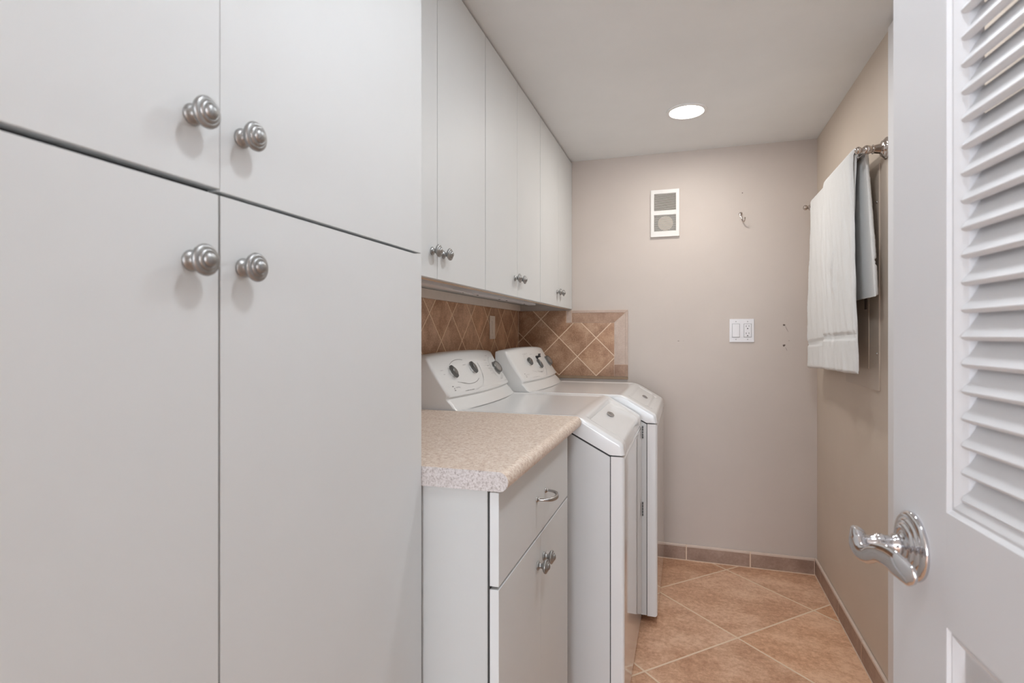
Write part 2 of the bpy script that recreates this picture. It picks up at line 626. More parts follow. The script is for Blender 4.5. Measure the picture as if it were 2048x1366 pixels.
# ------------------------------------------------------------------ wall cabinets
UX = -.662
UB, UT = 1.387, 2.238
labs = ['grey-white wall cabinet nearest the tall pantry, above the speckled worktop',
        'middle grey-white wall cabinet above the washing machine consoles',
        'grey-white wall cabinet touching the back wall, above the dryer']
for i, (y0, ys, y1) in enumerate(((.994, 1.368, 1.742), (1.742, 2.105, 2.466), (2.466, 2.839, YB - .001))):
    c = thing('wall_cabinet', labs[i], 'cabinet', (0, 0, 0), group='wall cabinets over the laundry machines')
    obj('body', B(XL + .001, UX - .0205, y0 + .0006, y1 - .0006, UB + .030, ZC - .002), M['cab_box'], c)
    obj('bottom_rail', B(UX - .017, UX - .0005, y0 + .0006, y1 - .0006, UB - .0010, UB + .0295), M['maple'], c)
    obj('top_filler', B(UX - .020, UX - .003, y0 + .0006, y1 - .0006, UT + .0005, ZC - .002), M['maple'], c)
    gap = .0030
    obj('shadow_gap_strip', B(UX + .0002, UX + .0125, y0 + .0004, y0 + .0019, UB + .001, UT - .001), M['gap'], c)  # near-flush dark strip, painted shade line at the cabinet boundary
    if i == 0:
        obj('shadow_gap_strip', B(UX + .0002, UX + .0125, ys - .0004, ys + .0007, UB + .001, UT - .001), M['gap'], c)  # painted shade line between the first pair of doors
    for (a, b, ky) in ((y0 + gap * .7, ys - gap * .35, ys - .0335), (ys + gap * .35, y1 - gap * .7, ys + .0375)):
        d = obj('door', B(UX - .0003, UX + .0177, a, b, UB, UT, bev=.001), M['cabinet'], c)
        knob(UX + .0177, ky, 1.458, d)
UXF = UX + .0177

# board under the wall cabinets and the strip light
b = obj('cleat_board', B(XL + .0005, XL + .019, .995, YB - .002, 1.379, 1.4155, bev=.001), M['board'])
tag(b, 'long beige board on the wall just under the wall cabinets, above the brown tiles', 'trim board')
s = thing('under_cabinet_strip_light', 'slim pale strip fixture under the wall cabinets', 'light fixture', (0, 0, 0))
obj('housing', B(-.79, -.75, 1.10, 2.78, 1.390, 1.4165, bev=.003), M['outlet_white'], s)
for yy in (1.86, 2.0, 2.26, 2.36, 2.64):
    obj('mounting_screw', lathe(bmesh.new(), [(0, -.0015), (.004, -.0012), (.0045, 0), (0, 0)], (-.772, yy, 1.390), (0, 0, 1), 12), M['slot'], s)
bm = bmesh.new()
sweep(bm, catmull([(-.765, 1.70, 1.392), (-.742, 1.74, 1.387), (-.738, 1.80, 1.384), (-.748, 1.88, 1.386), (-.765, 1.93, 1.3895)], 6), .0022, 8)
obj('cable', bm, M['outlet_white'], s)

# ------------------------------------------------------------------ splash backs
bs = thing('tile_backsplash', 'diagonal brown tile backsplash on the left wall under the wall cabinets', 'backsplash', (0, 0, 0))
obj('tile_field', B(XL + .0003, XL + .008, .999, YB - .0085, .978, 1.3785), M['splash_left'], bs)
obj('grout_joint', B(XL + .0082, XL + .0105, YB - .0108, YB - .0085, .978, 1.3785), M['grout'], bs)

bs = thing('tile_backsplash', 'brown diagonal tile backsplash with a border on the back wall behind the dryer', 'backsplash', (0, 0, 0))
xr = -.322
bi = -.398
obj('tile_field', B(XL + .0085, bi - .0015, YB - .0080, YB - .0003, 1.000, 1.3785 if False else 1.306), M['splash_back'], bs)
obj('tile_field', B(XL + .0085, -.678, YB - .0080, YB - .0003, 1.306, 1.3785), M['splash_back'], bs)
obj('grout_bed', B(-.678, xr - .0005, YB - .0065, YB - .0002, 1.000, 1.379), M['grout'], bs)
# upper border row, small filler, mitred corner
zi, zo = 1.3085, 1.3785
obj('border_tile', B(-.674, -.646, YB - .0092, YB - .0003, zi, zo - .002, bev=.001, seg=1), M['splash_pale'], bs)
def poly_tile(pts, mat, nm='border_tile', dep=.0092):
    bm = bmesh.new()
    a = [bm.verts.new((x, YB - dep, z)) for x, z in pts]
    b = [bm.verts.new((x, YB - .0003, z)) for x, z in pts]
    bm.faces.new(a)
    bm.faces.new(b[::-1])
    for i in range(len(pts)):
        bm.faces.new((a[i], a[(i + 1) % len(pts)], b[(i + 1) % len(pts)], b[i]))
    return obj(nm, bm, mat, bs, sm=False)
poly_tile([(-.642, zi), (bi - .002, zi), (xr - .014, zo - .0145), (-.642, zo - .0145)], M['splash_border'])
poly_tile([(-.642, zo - .0135), (xr - .013, zo - .0135), (xr, zo), (-.642, zo)], M['splash_pale'], 'rounded_top', .0105)
poly_tile([(bi + .001, 1.069), (xr - .0135, 1.069), (xr - .0135, zo - .0175), (bi + .001, zi - .0005)], M['splash_pale'])
poly_tile([(xr - .0125, 1.069), (xr, 1.069), (xr, zo - .002), (xr - .0125, zo - .0145)], M['splash_pale'], 'rounded_edge', .0105)
poly_tile([(bi + .001, 1.002), (xr - .0135, 1.002), (xr - .0135, 1.0655), (bi + .001, 1.0655)], M['splash_border'])
poly_tile([(xr - .0125, 1.002), (xr, 1.002), (xr, 1.0655), (xr - .0125, 1.0655)], M['splash_border'], 'rounded_edge', .0105)
obj('lower_ledge', B(XL + .0085, xr, YB - .0075, YB - .0003, .984, .9995), M['ledge'], bs)

# ------------------------------------------------------------------ devices on the walls
def text_mesh(s, size):
    cu = bpy.data.curves.new('t', 'FONT')
    cu.body = s
    cu.size = size
    cu.align_x = 'CENTER'
    cu.align_y = 'CENTER'
    cu.resolution_u = 2
    o = bpy.data.objects.new('t', cu)
    COL.objects.link(o)
    dg = bpy.context.evaluated_depsgraph_get()
    me = bpy.data.meshes.new_from_object(o.evaluated_get(dg))
    vs = [v.co.copy() for v in me.vertices]
    fs = [list(p.vertices) for p in me.polygons]
    bpy.data.objects.remove(o)
    bpy.data.curves.remove(cu)
    bpy.data.meshes.remove(me)
    return vs, fs

# beige switch on the left backsplash
x0 = XL + .008
o = thing('light_switch', 'beige rocker switch on the brown tiled left wall', 'switch', (x0, 2.716, 1.275))
obj('cover_plate', B(.0002, .006, -.038, .038, -.060, .060, bev=.002), M['outlet_beige'], o)
obj('rocker', B(.0058, .0095, -.0165, .0165, -.033, .033, bev=.0012), M['outlet_beige'], o)
for zz in (-.048, .048):
    obj('screw', lathe(bmesh.new(), [(0, 0), (.003, 0), (.0026, .0012), (0, .0014)], (.0058, 0, zz), (1, 0, 0), 12), M['board'], o)

# double plate on the back wall
o = thing('switch_and_outlet_plate', 'white double plate with a rocker switch and an outlet on the back wall', 'outlet', (.2765, YB, 1.260))
obj('cover_plate', B(-.061, .061, -.0062, -.0002, -.062, .062, bev=.0022, seg=3), M['outlet_white'], o)
obj('rocker', B(-.0465, -.0105 - .001, -.0105, -.006, -.0345, .0345, bev=.0012), M['outlet_white'], o)
bm = bmesh.new()
for (xa, xb, za, zb) in ((-.0485, -.0465, -.0365, .0365), (-.0115, -.0095, -.0365, .0365), (-.0485, -.0095, .0345, .0365), (-.0485, -.0095, -.0365, -.0345)):
    box(bm, xa, xb, -.0068, -.0060, za, zb)
for (xa, xb, za, zb) in ((.0095, .0115, -.0365, .0365), (.0465, .0485, -.0365, .0365), (.0095, .0485, .0345, .0365), (.0095, .0485, -.0365, -.0345)):
    box(bm, xa, xb, -.0068, -.0060, za, zb)
obj('recess_line', bm, M['print_soft'], o)
rc = obj('outlet_face', B(.0118, .0462, -.0088, -.006, -.034, .034, bev=.0010), M['outlet_white'], o)
for zz in (.019, -.019):
    bm = bmesh.new()
    box(bm, .0205, .0227, -.0093, -.0086, zz - .000, zz + .0085)
    box(bm, .0343, .0363, -.0093, -.0086, zz + .001, zz + .0085)
    lathe(bm, [(0, 0), (.0029, 0), (.0029, .0006), (0, .0006)], (.0287, -.0086, zz - .0085), (0, -1, 0), 14)
    obj('socket_slots', bm, M['slot'], rc)
for xx in (-.029, .029):
    for zz in (-.0475, .0475):
        obj('screw', lathe(bmesh.new(), [(0, 0), (.003, 0), (.0026, .0010), (0, .0012)], (xx, -.0060, zz), (0, -1, 0), 12), M['print_soft'], o)

# wall fan grille
vx0, vx1, vz0, vz1 = -.196, -.042, 1.781, 2.043
o = thing('wall_vent', 'white two-part louvred fan grille high on the back wall', 'vent', ((vx0 + vx1) / 2, YB, (vz0 + vz1) / 2))
w2 = (vx1 - vx0) / 2
h2 = (vz1 - vz0) / 2
iw = w2 - .019
zu0, zu1 = 1.926 - 1.912, 2.020 - 1.912
zl0, zl1 = 1.812 - 1.912, 1.902 - 1.912
bm = bmesh.new()
D0, D1 = -.016, -.0003
box(bm, -w2, -iw, D0, D1, -h2, h2, bev=.003)
box(bm, iw, w2, D0, D1, -h2, h2, bev=.003)
box(bm, -iw - .003, iw + .003, D0, D1, zu1, h2, bev=.003)
box(bm, -iw - .003, iw + .003, D0 + .0005, D1, zl1, zu0, bev=.001)
box(bm, -iw - .003, iw + .003, D0, D1, -h2, zl0, bev=.003)
obj('grille_frame', bm, M['vent_white'], o)
obj('backing', B(-iw, iw, -.0022, -.0004, zl0, zu1), M['vent_in'], o)
n = 15
for k in range(n):
    zz = zu0 + (zu1 - zu0) * (k + .5) / n
    bm = bmesh.new()
    prism = [(-.0135, -.0012), (-.0125, -.0022), (-.0060, .0012), (-.0068, .0022)]
    a = [bm.verts.new((-iw, y, zz + z)) for y, z in prism]
    b = [bm.verts.new((iw, y, zz + z)) for y, z in prism]
    bm.faces.new(a); bm.faces.new(b[::-1])
    for i in range(4):
        bm.faces.new((a[i], a[(i + 1) % 4], b[(i + 1) % 4], b[i]))
    obj('louvre', bm, M['vent_white'], o, sm=False)
    zz = zl0 + (zl1 - zl0) * (k + .5) / n
    bm = bmesh.new()
    a = [bm.verts.new((-iw, y, zz + z)) for y, z in prism]
    b = [bm.verts.new((iw, y, zz + z)) for y, z in prism]
    bm.faces.new(a); bm.faces.new(b[::-1])
    for i in range(4):
        bm.faces.new((a[i], a[(i + 1) % 4], b[(i + 1) % 4], b[i]))
    obj('louvre', bm, M['vent_white'], o, sm=False)
bm = bmesh.new()
lathe(bm, [(0, 0), (.018, .0), (.030, .0006), (.040, .0012), (.0405, .0032), (.0, .0034)], (.002, -.0023, (zl0 + zl1) / 2), (0, -1, 0), 40)
obj('fan_wheel', bm, M['fan'], o)

# hook
o = thing('wall_hook', 'small nickel single hook on the back wall', 'hook', (.2757, YB, 1.866))
bm = bmesh.new()
lathe(bm, [(0, 0), (.0085, 0), (.0095, .002), (.008, .004), (.0, .0055)], (-.004, -.0003, .018), (0, -1, 0), 24)
lathe(bm, [(0, 0), (.0055, 0), (.006, .002), (.0, .004)], (-.003, -.0003, .002), (0, -1, 0), 20)
sweep(bm, [(-.004, -.003, .020), (-.0035, -.0035, .008), (-.003, -.003, .0)], [(.005, .0025), (.0045, .003), (.005, .003)], 12)
obj('hook_plate', bm, M['nickel'], o)
bm = bmesh.new()
sweep(bm, catmull([(-.004, -.004, .016), (-.003, -.012, .006), (-.001, -.016, -.010), (.003, -.022, -.024), (.008, -.032, -.030), (.012, -.042, -.024), (.013, -.046, -.014)], 6),
      [.0038 - .0012 * min(1, i / 30) for i in range(37)], 12)
lathe(bm, [(0, 0), (.003, .001), (.0042, .004), (.003, .007), (0, .008)], (.0125, -.0455, -.017), (.05, -.1, 1), 14)
obj('hook_arm', bm, M['nickel'], o)

# breaker panel on the right wall, painted over
o = thing('breaker_panel', 'painted-over electrical panel cover in the right wall behind the towel', 'electrical panel', (0, 0, 0))
obj('cover', B(XR - .006, XR - .0003, 2.212, 2.63, 1.042, 1.83, bev=.001), M['panel'], o)
d = obj('door', B(XR - .0095, XR - .0061, 2.313, 2.56, 1.113, 1.75, bev=.001), M['panel'], o)
obj('latch', B(XR - .0125, XR - .0094, 2.328, 2.352, 1.33, 1.375, bev=.001), M['scuff'], d)
for (yy, zz) in ((2.232, 1.17), (2.232, 1.70), (2.61, 1.17), (2.61, 1.70)):
    obj('screw', lathe(bmesh.new(), [(0, 0), (.0045, 0), (.004, .0015), (0, .002)], (XR - .006, yy, zz), (-1, 0, 0), 14), M['satin'], o)

# ------------------------------------------------------------------ towel bar + towel
BXC, BZ = .577, 1.862
o = thing('towel_bar', 'polished nickel towel bar with round posts on the right wall', 'towel bar', (0, 0, 0))
bm = bmesh.new()
sweep(bm, [(BXC, 2.150, BZ), (BXC, 3.035, BZ)], .0085, 20)
obj('rail', bm, M['nickel'], o)
POST = [(0, .0003), (.036, .0003), (.037, .003), (.035, .006), (.031, .0075), (.030, .010), (.0265, .0125), (.0255, .016), (.020, .018), (.0165, .020), (.0155, .026),
        (.014, .034), (.0135, .038), (.0155, .040), (.0155, .042), (.0115, .044), (.0125, .048), (.0145, .053), (.0155, .059), (.0145, .065),
        (.0105, .070), (.0075, .073), (.0080, .075), (.0110, .078), (.0128, .083), (.0122, .088), (.009, .092), (.004, .0945), (0, .095)]
for yy in (2.150, 3.035):
    obj('post', lathe(bmesh.new(), POST, (XR, yy, BZ), (-1, 0, 0), 40), M['nickel'], o, angle=45)

def towel_sheet(layer, y_top, y_bot, zb, side, offx, thick, ny, nz, wseed, crease=False, zt=BZ, zslope=0, bo=0):
    """hanging cloth face; side -1 room side, +1 wall side"""
    rnd = random.Random(wseed)
    ph = [rnd.uniform(0, 6.28) for _ in range(6)]
    bm = bmesh.new()
    outer, inner = [], []
    # s runs over the drop, first the quarter over the bar, then straight down
    rr = .0095 + offx
    for i in range(nz + 1):
        ro, ri = [], []
        if i <= 8:
            a = pi / 2 * i / 8
            base = Vector((side * sin(a) * rr, 0, cos(a) * rr)); nrm = Vector((side * sin(a), 0, cos(a))); q = 0
        else:
            q = (i - 8) / (nz - 8)
            base = None
            nrm = Vector((side, 0, 0))
        for j in range(ny + 1):
            v = j / ny
            qq = q
            yt = y_top[0] + (y_top[1] - y_top[0]) * v
            yb = y_bot[0] + (y_bot[1] - y_bot[0]) * v
            y = yt + (yb - yt) * sstep(0, 1.0, qq) ** .8
            zend = zb + zslope * v
            # hems
            rel = (zt - zend) * (1 - qq)
            th = thick
            rb = rel - bo
            band = math.exp(-((rb - .112) / .0028) ** 2) + math.exp(-((rb - .124) / .0028) ** 2)
            th -= .0035 * band
            th -= .003 * sstep(.10, .112, rb) * (1 - sstep(.124, .136, rb))
            wave = (.0045 * sin(9 * v + ph[0] + 1.2 * qq) + .0026 * sin(21 * v + ph[1] - 2 * qq) + .0014 * sin(41 * v + ph[2] + 5 * qq)) * sstep(0, .35, qq)
            wave += .0008 * sin(60 * v + 33 * qq + ph[3])
            if crease:
                dd = (v - .52) * .42 - (qq - .50) * .30
                dl = (v - .52) * .30 + (qq - .50) * .42
                wave += .009 * math.exp(-(dd / .009) ** 2) * math.exp(-(dl / .07) ** 2)
                dd = (v - .44) * .42 - (qq - .56) * .20
                wave += .006 * math.exp(-(dd / .011) ** 2) * math.exp(-((qq - .56) / .09) ** 2)
            if qq == 0:
                P = Vector((BXC, y, BZ)) + base
            else:
                out = rr + .004 * qq
                P = Vector((BXC + side * out, y, BZ - (zt - zend) * qq))
            if side < 0:
                P.x += -wave if qq > 0 else 0
                P.x -= .006 * sstep(0, .4, qq) * (1 - sstep(.6, 1.0, qq))
            else:
                P.x += wave * .25 + .006 * qq
            # rounded side edges
            e = min(v, 1 - v) * abs(y_bot[1] - y_bot[0])
            er = min(1, e / .008)
            thk = th * (0.35 + .65 * sqrt(max(0, 1 - (1 - er) ** 2)))
            er2 = min(1, max(0.0, rel) / .008) if qq > 0 else 1
            thk *= (0.35 + .65 * sqrt(max(0, 1 - (1 - er2) ** 2)))
            jit = rnd.uniform(-.0006, .0006)
            ro.append(bm.verts.new(P + nrm * (thk + jit)))
            ri.append(bm.verts.new(P - nrm * .0005))
        outer.append(ro)
        inner.append(ri)
    grid_faces(bm, outer)
    grid_faces(bm, inner)
    n, m = nz, ny
    for i in range(n):
        for J in (0, m):
            bm.faces.new((outer[i][J], outer[i + 1][J], inner[i + 1][J], inner[i][J]))
    for j in range(m):
        for I in (0, n):
            bm.faces.new((outer[I][j], outer[I][j + 1], inner[I][j + 1], inner[I][j]))
    return bm
tw = thing('bath_towel', 'thick white terry bath towel folded over the bar on the right wall', 'towel', (0, 0, 0))
obj('front_drop', towel_sheet(0, (2.23, 2.945), (2.165, 3.02), 1.112, -1, 0, .011, 80, 120, 3, zslope=-.036), M['terry'], tw, angle=80)
obj('folded_flap', towel_sheet(1, (2.215, 2.62), (2.150, 2.60), 1.103, -1, .0135, .011, 80, 130, 5, crease=True, zslope=-.010, bo=.014), M['terry'], tw, angle=80)
obj('back_drop', towel_sheet(2, (2.195, 2.945), (2.125, 2.99), 1.365, 1, 0, .014, 50, 80, 9), M['terry'], tw, angle=80)

# ------------------------------------------------------------------ washer and dryer
def fillet(pts, radii, n=6):
    out = []
    for i, p in enumerate(pts):
        r = radii[i]
        if r == 0 or i in (0, len(pts) - 1):
            out.append(Vector(p)); continue
        p = Vector(p); a = (Vector(pts[i - 1]) - p).normalized(); b = (Vector(pts[i + 1]) - p).normalized()
        for k in range(n + 1):
            t = k / n
            q0 = p + a * r; q2 = p + b * r
            out.append(q0 * (1 - t) ** 2 + p * 2 * t * (1 - t) + q2 * t * t)
    return out

def machine(name, label, kind, fx, y0, y1):
    m = thing(name, label, 'dryer' if kind == 'dryer' else 'washing machine', (0, 0, 0))
    xb = fx - .735
    yc = (y0 + y1) / 2
    # cabinet body
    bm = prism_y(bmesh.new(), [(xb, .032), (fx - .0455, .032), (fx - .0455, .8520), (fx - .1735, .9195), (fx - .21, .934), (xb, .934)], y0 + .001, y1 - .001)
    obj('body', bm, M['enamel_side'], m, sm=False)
    # dark seam core just behind the front panel and below the lid
    bm = prism_y(bmesh.new(), [(fx - .0460, .034), (fx - .040, .034), (fx - .040, .856), (fx - .0462, .8585), (fx - .174, .9262), (fx - .21, .9375), (xb + .01, .9375), (xb + .01, .930), (fx - .212, .930), (fx - .176, .918), (fx - .048, .851)], y0 + .004, y1 - .004)
    obj('seam', bm, M['gap'], m, sm=False)
    # front panel: rounded vertical edges
    bm = bmesh.new()
    box(bm, fx - .0425, fx, y0, y1, .030, .8535)
    es = [e for e in bm.edges if all(v.co.x > fx - .001 for v in e.verts)]
    bmesh.ops.bevel(bm, geom=es, offset=.011, segments=5, affect='EDGES', profile=.5)
    obj('front_panel', bm, M['enamel_front'], m)
    # lid
    top = fillet([(xb, 0, .975), (fx - .147, 0, .975), (fx - .006, 0, .8945), (fx, 0, .8595)], [0, .030, .010, 0], 8)
    # resample densely
    dense = []
    for a, b in zip(top[:-1], top[1:]):
        k = max(1, int((b - a).length / .006))
        for q in range(k):
            dense.append(a.lerp(b, q / k))
    dense.append(top[-1])
    S = [0]
    for a, b in zip(dense[:-1], dense[1:]):
        S.append(S[-1] + (b - a).length)
    sbreak = (fx - .147 - xb)
    slen = .162
    R = .012
    ys = []
    for k in range(9):
        a = pi / 2 * k / 8
        ys.append(y0 + R * (1 - cos(a)))
    ny = 64
    for k in range(1, ny):
        ys.append(y0 + R + (y1 - y0 - 2 * R) * k / ny)
    for k in range(8, -1, -1):
        a = pi / 2 * k / 8
        ys.append(y1 - R * (1 - cos(a)))
    def under(x):
        if x < fx - .21: return .9365
        if x < fx - .172: return .9365 + (x - fx + .21) / .038 * (.925 - .9365)
        if x < fx - .045: return .925 + (x - fx + .172) / .127 * (.858 - .925)
        return .858
    bm = bmesh.new()
    G = []
    for i, P in enumerate(dense):
        d = (dense[min(i + 1, len(dense) - 1)] - dense[max(i - 1, 0)]).normalized()
        n = Vector((-d.z, 0, d.x))
        if n.z < 0 and n.x < 0: n = -n
        s = S[i]
        row = []
        for y in ys:
            e = min(y - y0, y1 - y)
            off = -R * (1 - sqrt(max(0, 1 - (max(0, R - e) / R) ** 2)))
            if i == len(dense) - 1:
                off = max(off, -.012)
            # shallow field inside a raised rim on the flat part
            e2 = min(y - y0, y1 - y)
            f = sstep(.030, .046, e2)
            if s < sbreak + .01:
                off -= .0035 * f * sstep(.17, .185, s) * (1 - sstep(sbreak - .030, sbreak - .006, s))
            q = s - sbreak
            if kind == 'washer':
                g = sstep(.068, .082, y - y0) * sstep(.068, .082, y1 - y)
                off -= .0110 * g * sstep(.019, .028, q) * (1 - .75 * sstep(.045, .13, q))
            else:
                g = sstep(.075, .085, y - y0) * sstep(.075, .085, y1 - y)
                off -= .0040 * g * sstep(.020, .030, q) * (1 - sstep(.100, .108, q))
                g2 = sstep(.10, .11, y - y0) * sstep(.10, .11, y1 - y)
                off -= .0050 * g2 * sstep(.112, .118, q) * (1 - sstep(.126, .132, q))
            row.append(bm.verts.new(Vector((P.x, y, P.z)) + n * off))
        G.append(row)
    grid_faces(bm, G)
    for J, yy in ((0, y0), (-1, y1)):
        low = [bm.verts.new((min(r[J].co.x, fx), yy, min(under(r[J].co.x), r[J].co.z - .0005))) for r in G]
        for i in range(len(G) - 1):
            bm.faces.new((G[i][J], G[i + 1][J], low[i + 1], low[i]))
        if J == 0: lowa = low
        else: lowb = low
    for i in range(len(G) - 1):
        bm.faces.new((lowa[i], lowa[i + 1], lowb[i + 1], lowb[i]))
    bm.faces.new([G[0][j] for j in range(len(ys))] + [lowb[0], lowa[0]])
    bm.faces.new([G[-1][j] for j in range(len(ys))] + [lowb[-1], lowa[-1]])
    obj('lid' if kind == 'washer' else 'top_panel', bm, M['enamel'], m, angle=50)
    # console
    prof = [(-.570, .9735), (-.578, .982), (-.588, .995), (-.600, 1.006), (-.6045, 1.012), (-.6040, 1.0165), (-.5985, 1.0200), (-.5985, 1.0240),
            (-.606, 1.036), (-.620, 1.0565), (-.636, 1.080), (-.652, 1.104), (-.667, 1.128), (-.678, 1.1470), (-.683, 1.1550), (-.690, 1.1610), (-.702, 1.1640), (-.722, 1.1630), (-.733, 1.158), (-.735, 1.15), (-.735, .9735)]
    prof = [(fx + a, b) for a, b in prof]
    def bulge(y):
        v = (y - y0) / (y1 - y0)
        return (1 - (2 * v - 1) ** 2)
    bm = bmesh.new()
    cx, cz = fx - .70, 1.06
    cols = []
    yy0, yy1 = y0 + .004, y1 - .004
    R2 = .014
    ysc = [yy0 + R2 * (1 - cos(pi / 2 * k / 6)) for k in range(7)]
    ysc += [yy0 + R2 + (yy1 - yy0 - 2 * R2) * k / 40 for k in range(1, 40)]
    ysc += [yy1 - R2 * (1 - cos(pi / 2 * k / 6)) for k in range(6, -1, -1)]
    for y in ysc:
        e = min(y - yy0, yy1 - y)
        ins = R2 * (1 - sqrt(max(0, 1 - (max(0, R2 - e) / R2) ** 2)))
        col = []
        for i, (px, pz) in enumerate(prof):
            if px > fx - .734:
                frac = min(1, (px - (fx - .734)) / .035)
                bx_ = .029 * bulge(y) * frac
                bz_ = .010 * bulge(y) * sstep(1.08, 1.16, pz)
            else:
                bx_ = bz_ = 0
                if pz > 1.1: bz_ = .010 * bulge(y)
            X = px + bx_; Z = pz + bz_
            if pz > .98:
                vx, vz = cx - px, cz - pz
                L = sqrt(vx * vx + vz * vz)
                k = ins * (1 if px > fx - .73 else 0)
                if i >= 6:
                    X += vx / L * k; Z += vz / L * k
                else:
                    X -= k * .6
            col.append(bm.verts.new((X, y, Z)))
        cols.append(col)
    for a, b in zip(cols[:-1], cols[1:]):
        n = len(prof)
        for i in range(n):
            bm.faces.new((a[i], a[(i + 1) % n], b[(i + 1) % n], b[i]))
    bm.faces.new(cols[0]); bm.faces.new(cols[-1][::-1])
    con = obj('console', bm, M['plastic'], m, angle=40)
    # surface point on the console face: y, h = height along the face from its lower lip (0 .. .155)
    F = [(fx + a, b) for a, b in ((-.5985, 1.0240), (-.606, 1.036), (-.620, 1.0565), (-.636, 1.080), (-.652, 1.104), (-.667, 1.128), (-.678, 1.1470))]
    def face(y, h, off=.0008):
        acc = 0
        for (a, b), (c_, d_) in zip(F[:-1], F[1:]):
            L = sqrt((c_ - a) ** 2 + (d_ - b) ** 2)
            if h <= acc + L or (c_, d_) == F[-1]:
                t = (h - acc) / L
                x = a + (c_ - a) * t; z = b + (d_ - b) * t
                nx, nz = (d_ - b) / L, -(c_ - a) / L
                break
            acc += L
        v = (y - y0) / (y1 - y0)
        X = x + .029 * bulge(y)
        Z = z + .010 * bulge(y) * sstep(1.08, 1.16, z)
        slope = .029 * -4 * (2 * v - 1) / (y1 - y0)
        N = Vector((nx, -slope, nz)).normalized()
        return Vector((X, y, Z)) + N * off, N
    def ribbon(pts2, w, mat, nm='printed_line'):
        bm = bmesh.new()
        prev = None
        n = len(pts2)
        for i, (y, h) in enumerate(pts2):
            a = pts2[max(0, i - 1)]; b = pts2[min(n - 1, i + 1)]
            dy, dh = b[0] - a[0], b[1] - a[1]
            L = sqrt(dy * dy + dh * dh) or 1
            ny_, nh = -dh / L, dy / L
            p1 = bm.verts.new(face(y + ny_ * w / 2, h + nh * w / 2)[0])
            p2 = bm.verts.new(face(y - ny_ * w / 2, h - nh * w / 2)[0])
            if prev:
                bm.faces.new((prev[0], prev[1], p2, p1))
            prev = (p1, p2)
        return obj(nm, bm, mat, con)
    def arc(cy, ch, ry, rh, a0, a1, w, mat, n=26):
        return ribbon([(cy + ry * cos(radians(a0 + (a1 - a0) * k / n)), ch + rh * sin(radians(a0 + (a1 - a0) * k / n))) for k in range(n + 1)], w, mat)
    def marks(y, h, length, mat, ht=.0032, rot=0):
        """a row of letter-sized printed ticks too small to read"""
        bm = bmesh.new()
        p = 0
        rnd = random.Random(int(y * 1000 + h * 7777))
        while p < length:
            w = rnd.uniform(.0012, .0022)
            if rnd.random() > .16:
                hh = ht * rnd.uniform(.75, 1)
                q = []
                for a, b in ((p, 0), (p + w, 0), (p + w, hh), (p, hh)):
                    q.append(bm.verts.new(face(y + a * cos(rot) - b * sin(rot), h + a * sin(rot) + b * cos(rot))[0]))
                bm.faces.new(q)
            p += w + .0007
        obj('printed_marks', bm, mat, con)
    def word(s, size, y, h, mat):
        vs, fs = text_mesh(s, size)
        bm = bmesh.new()
        V = [bm.verts.new(face(y + v.x, h + v.y)[0]) for v in vs]
        for f in fs:
            try: bm.faces.new([V[i] for i in f])
            except Exception: pass
        obj('brand_lettering', bm, mat, con)
    def wedge_knob(y, h, rot, wide=False):
        P, N = face(y, h, .0005)
        U = Vector((0, 1, 0)); U = (U - N * U.dot(N)).normalized()
        V = N.cross(U)
        if V.z < 0: V = -V
        kk = obj('control_knob', lathe(bmesh.new(), [(0, 0), (.0165, 0), (.0160, .004), (.0150, .0050), (0, .0052)], P, N, 32), M['plastic'], con)
        ol = [(0, .026), (.0100, .012), (.0135, 0), (.0100, -.014), (0, -.0255), (-.0100, -.014), (-.0135, 0), (-.0100, .012)]
        if wide:
            ol = [(0, .020), (.012, .014), (.0185, .002), (.013, -.010), (0, -.0215), (-.013, -.010), (-.0185, .002), (-.012, .014)]
        bm = bmesh.new()
        rings = []
        for (sc, t_) in ((1, .0045), (1, .012), (.92, .0165), (.70, .0190)):
            r = []
            for a, b in ol:
                a2, b2 = a * sc, b * sc
                ra = a2 * cos(rot) - b2 * sin(rot); rb = a2 * sin(rot) + b2 * cos(rot)
                r.append(bm.verts.new(P + U * ra + V * rb + N * t_))
            rings.append(r)
        for a, b in zip(rings[:-1], rings[1:]):
            for k in range(8):
                bm.faces.new((a[k], a[(k + 1) % 8], b[(k + 1) % 8], b[k]))
        bm.faces.new(rings[-1]); bm.faces.new(rings[0][::-1])
        obj('grip', bm, M['knob_dark'], kk, angle=30)
    def dial(y, h):
        P, N = face(y, h, .0003)
        N = Vector((N.x, -.10, N.z)).normalized()
        P = P - N * .003
        dl = obj('cycle_dial', lathe(bmesh.new(), [(0, 0), (.033, 0), (.0325, .004), (.030, .006), (.0292, .009), (.0270, .011), (.0270, .012), (0, .012)], P, N, 48), M['knob_light'], con)
        obj('grip_ring', lathe(bmesh.new(), [(.0245, .0118), (.0280, .0120), (.0285, .014), (.0280, .019), (.0258, .0205), (.0222, .0205), (.0212, .0195)], P, N, 48), M['knob_dark'], dl)
        obj('cap', lathe(bmesh.new(), [(0, .012), (.0222, .012), (.0216, .0195), (.014, .0205), (0, .021)], P, N, 48), M['knob_light'], dl)
    if kind == 'washer':
        wedge_knob(y0 + .108, .088, .12)
        wedge_knob(y0 + .278, .094, .12)
        dial(y0 + .572, .078)
        arc(y0 + .205, .086, .118, .052, 232, 318, .0016, M['print'])
        arc(y0 + .190, .100, .085, .034, 62, 150, .0015, M['print'])
        arc(y0 + .555, .078, .052, .052, 95, 235, .0017, M['print'])
        arc(y0 + .572, .070, .046, .046, 250, 330, .0017, M['print'])
        arc(y0 + .20, .095, .165, .088, 275, 372, .0035, M['print_pale'])
        marks(y0 + .040, .100, .022, M['print_soft']); marks(y0 + .045, .084, .014, M['print_soft'])
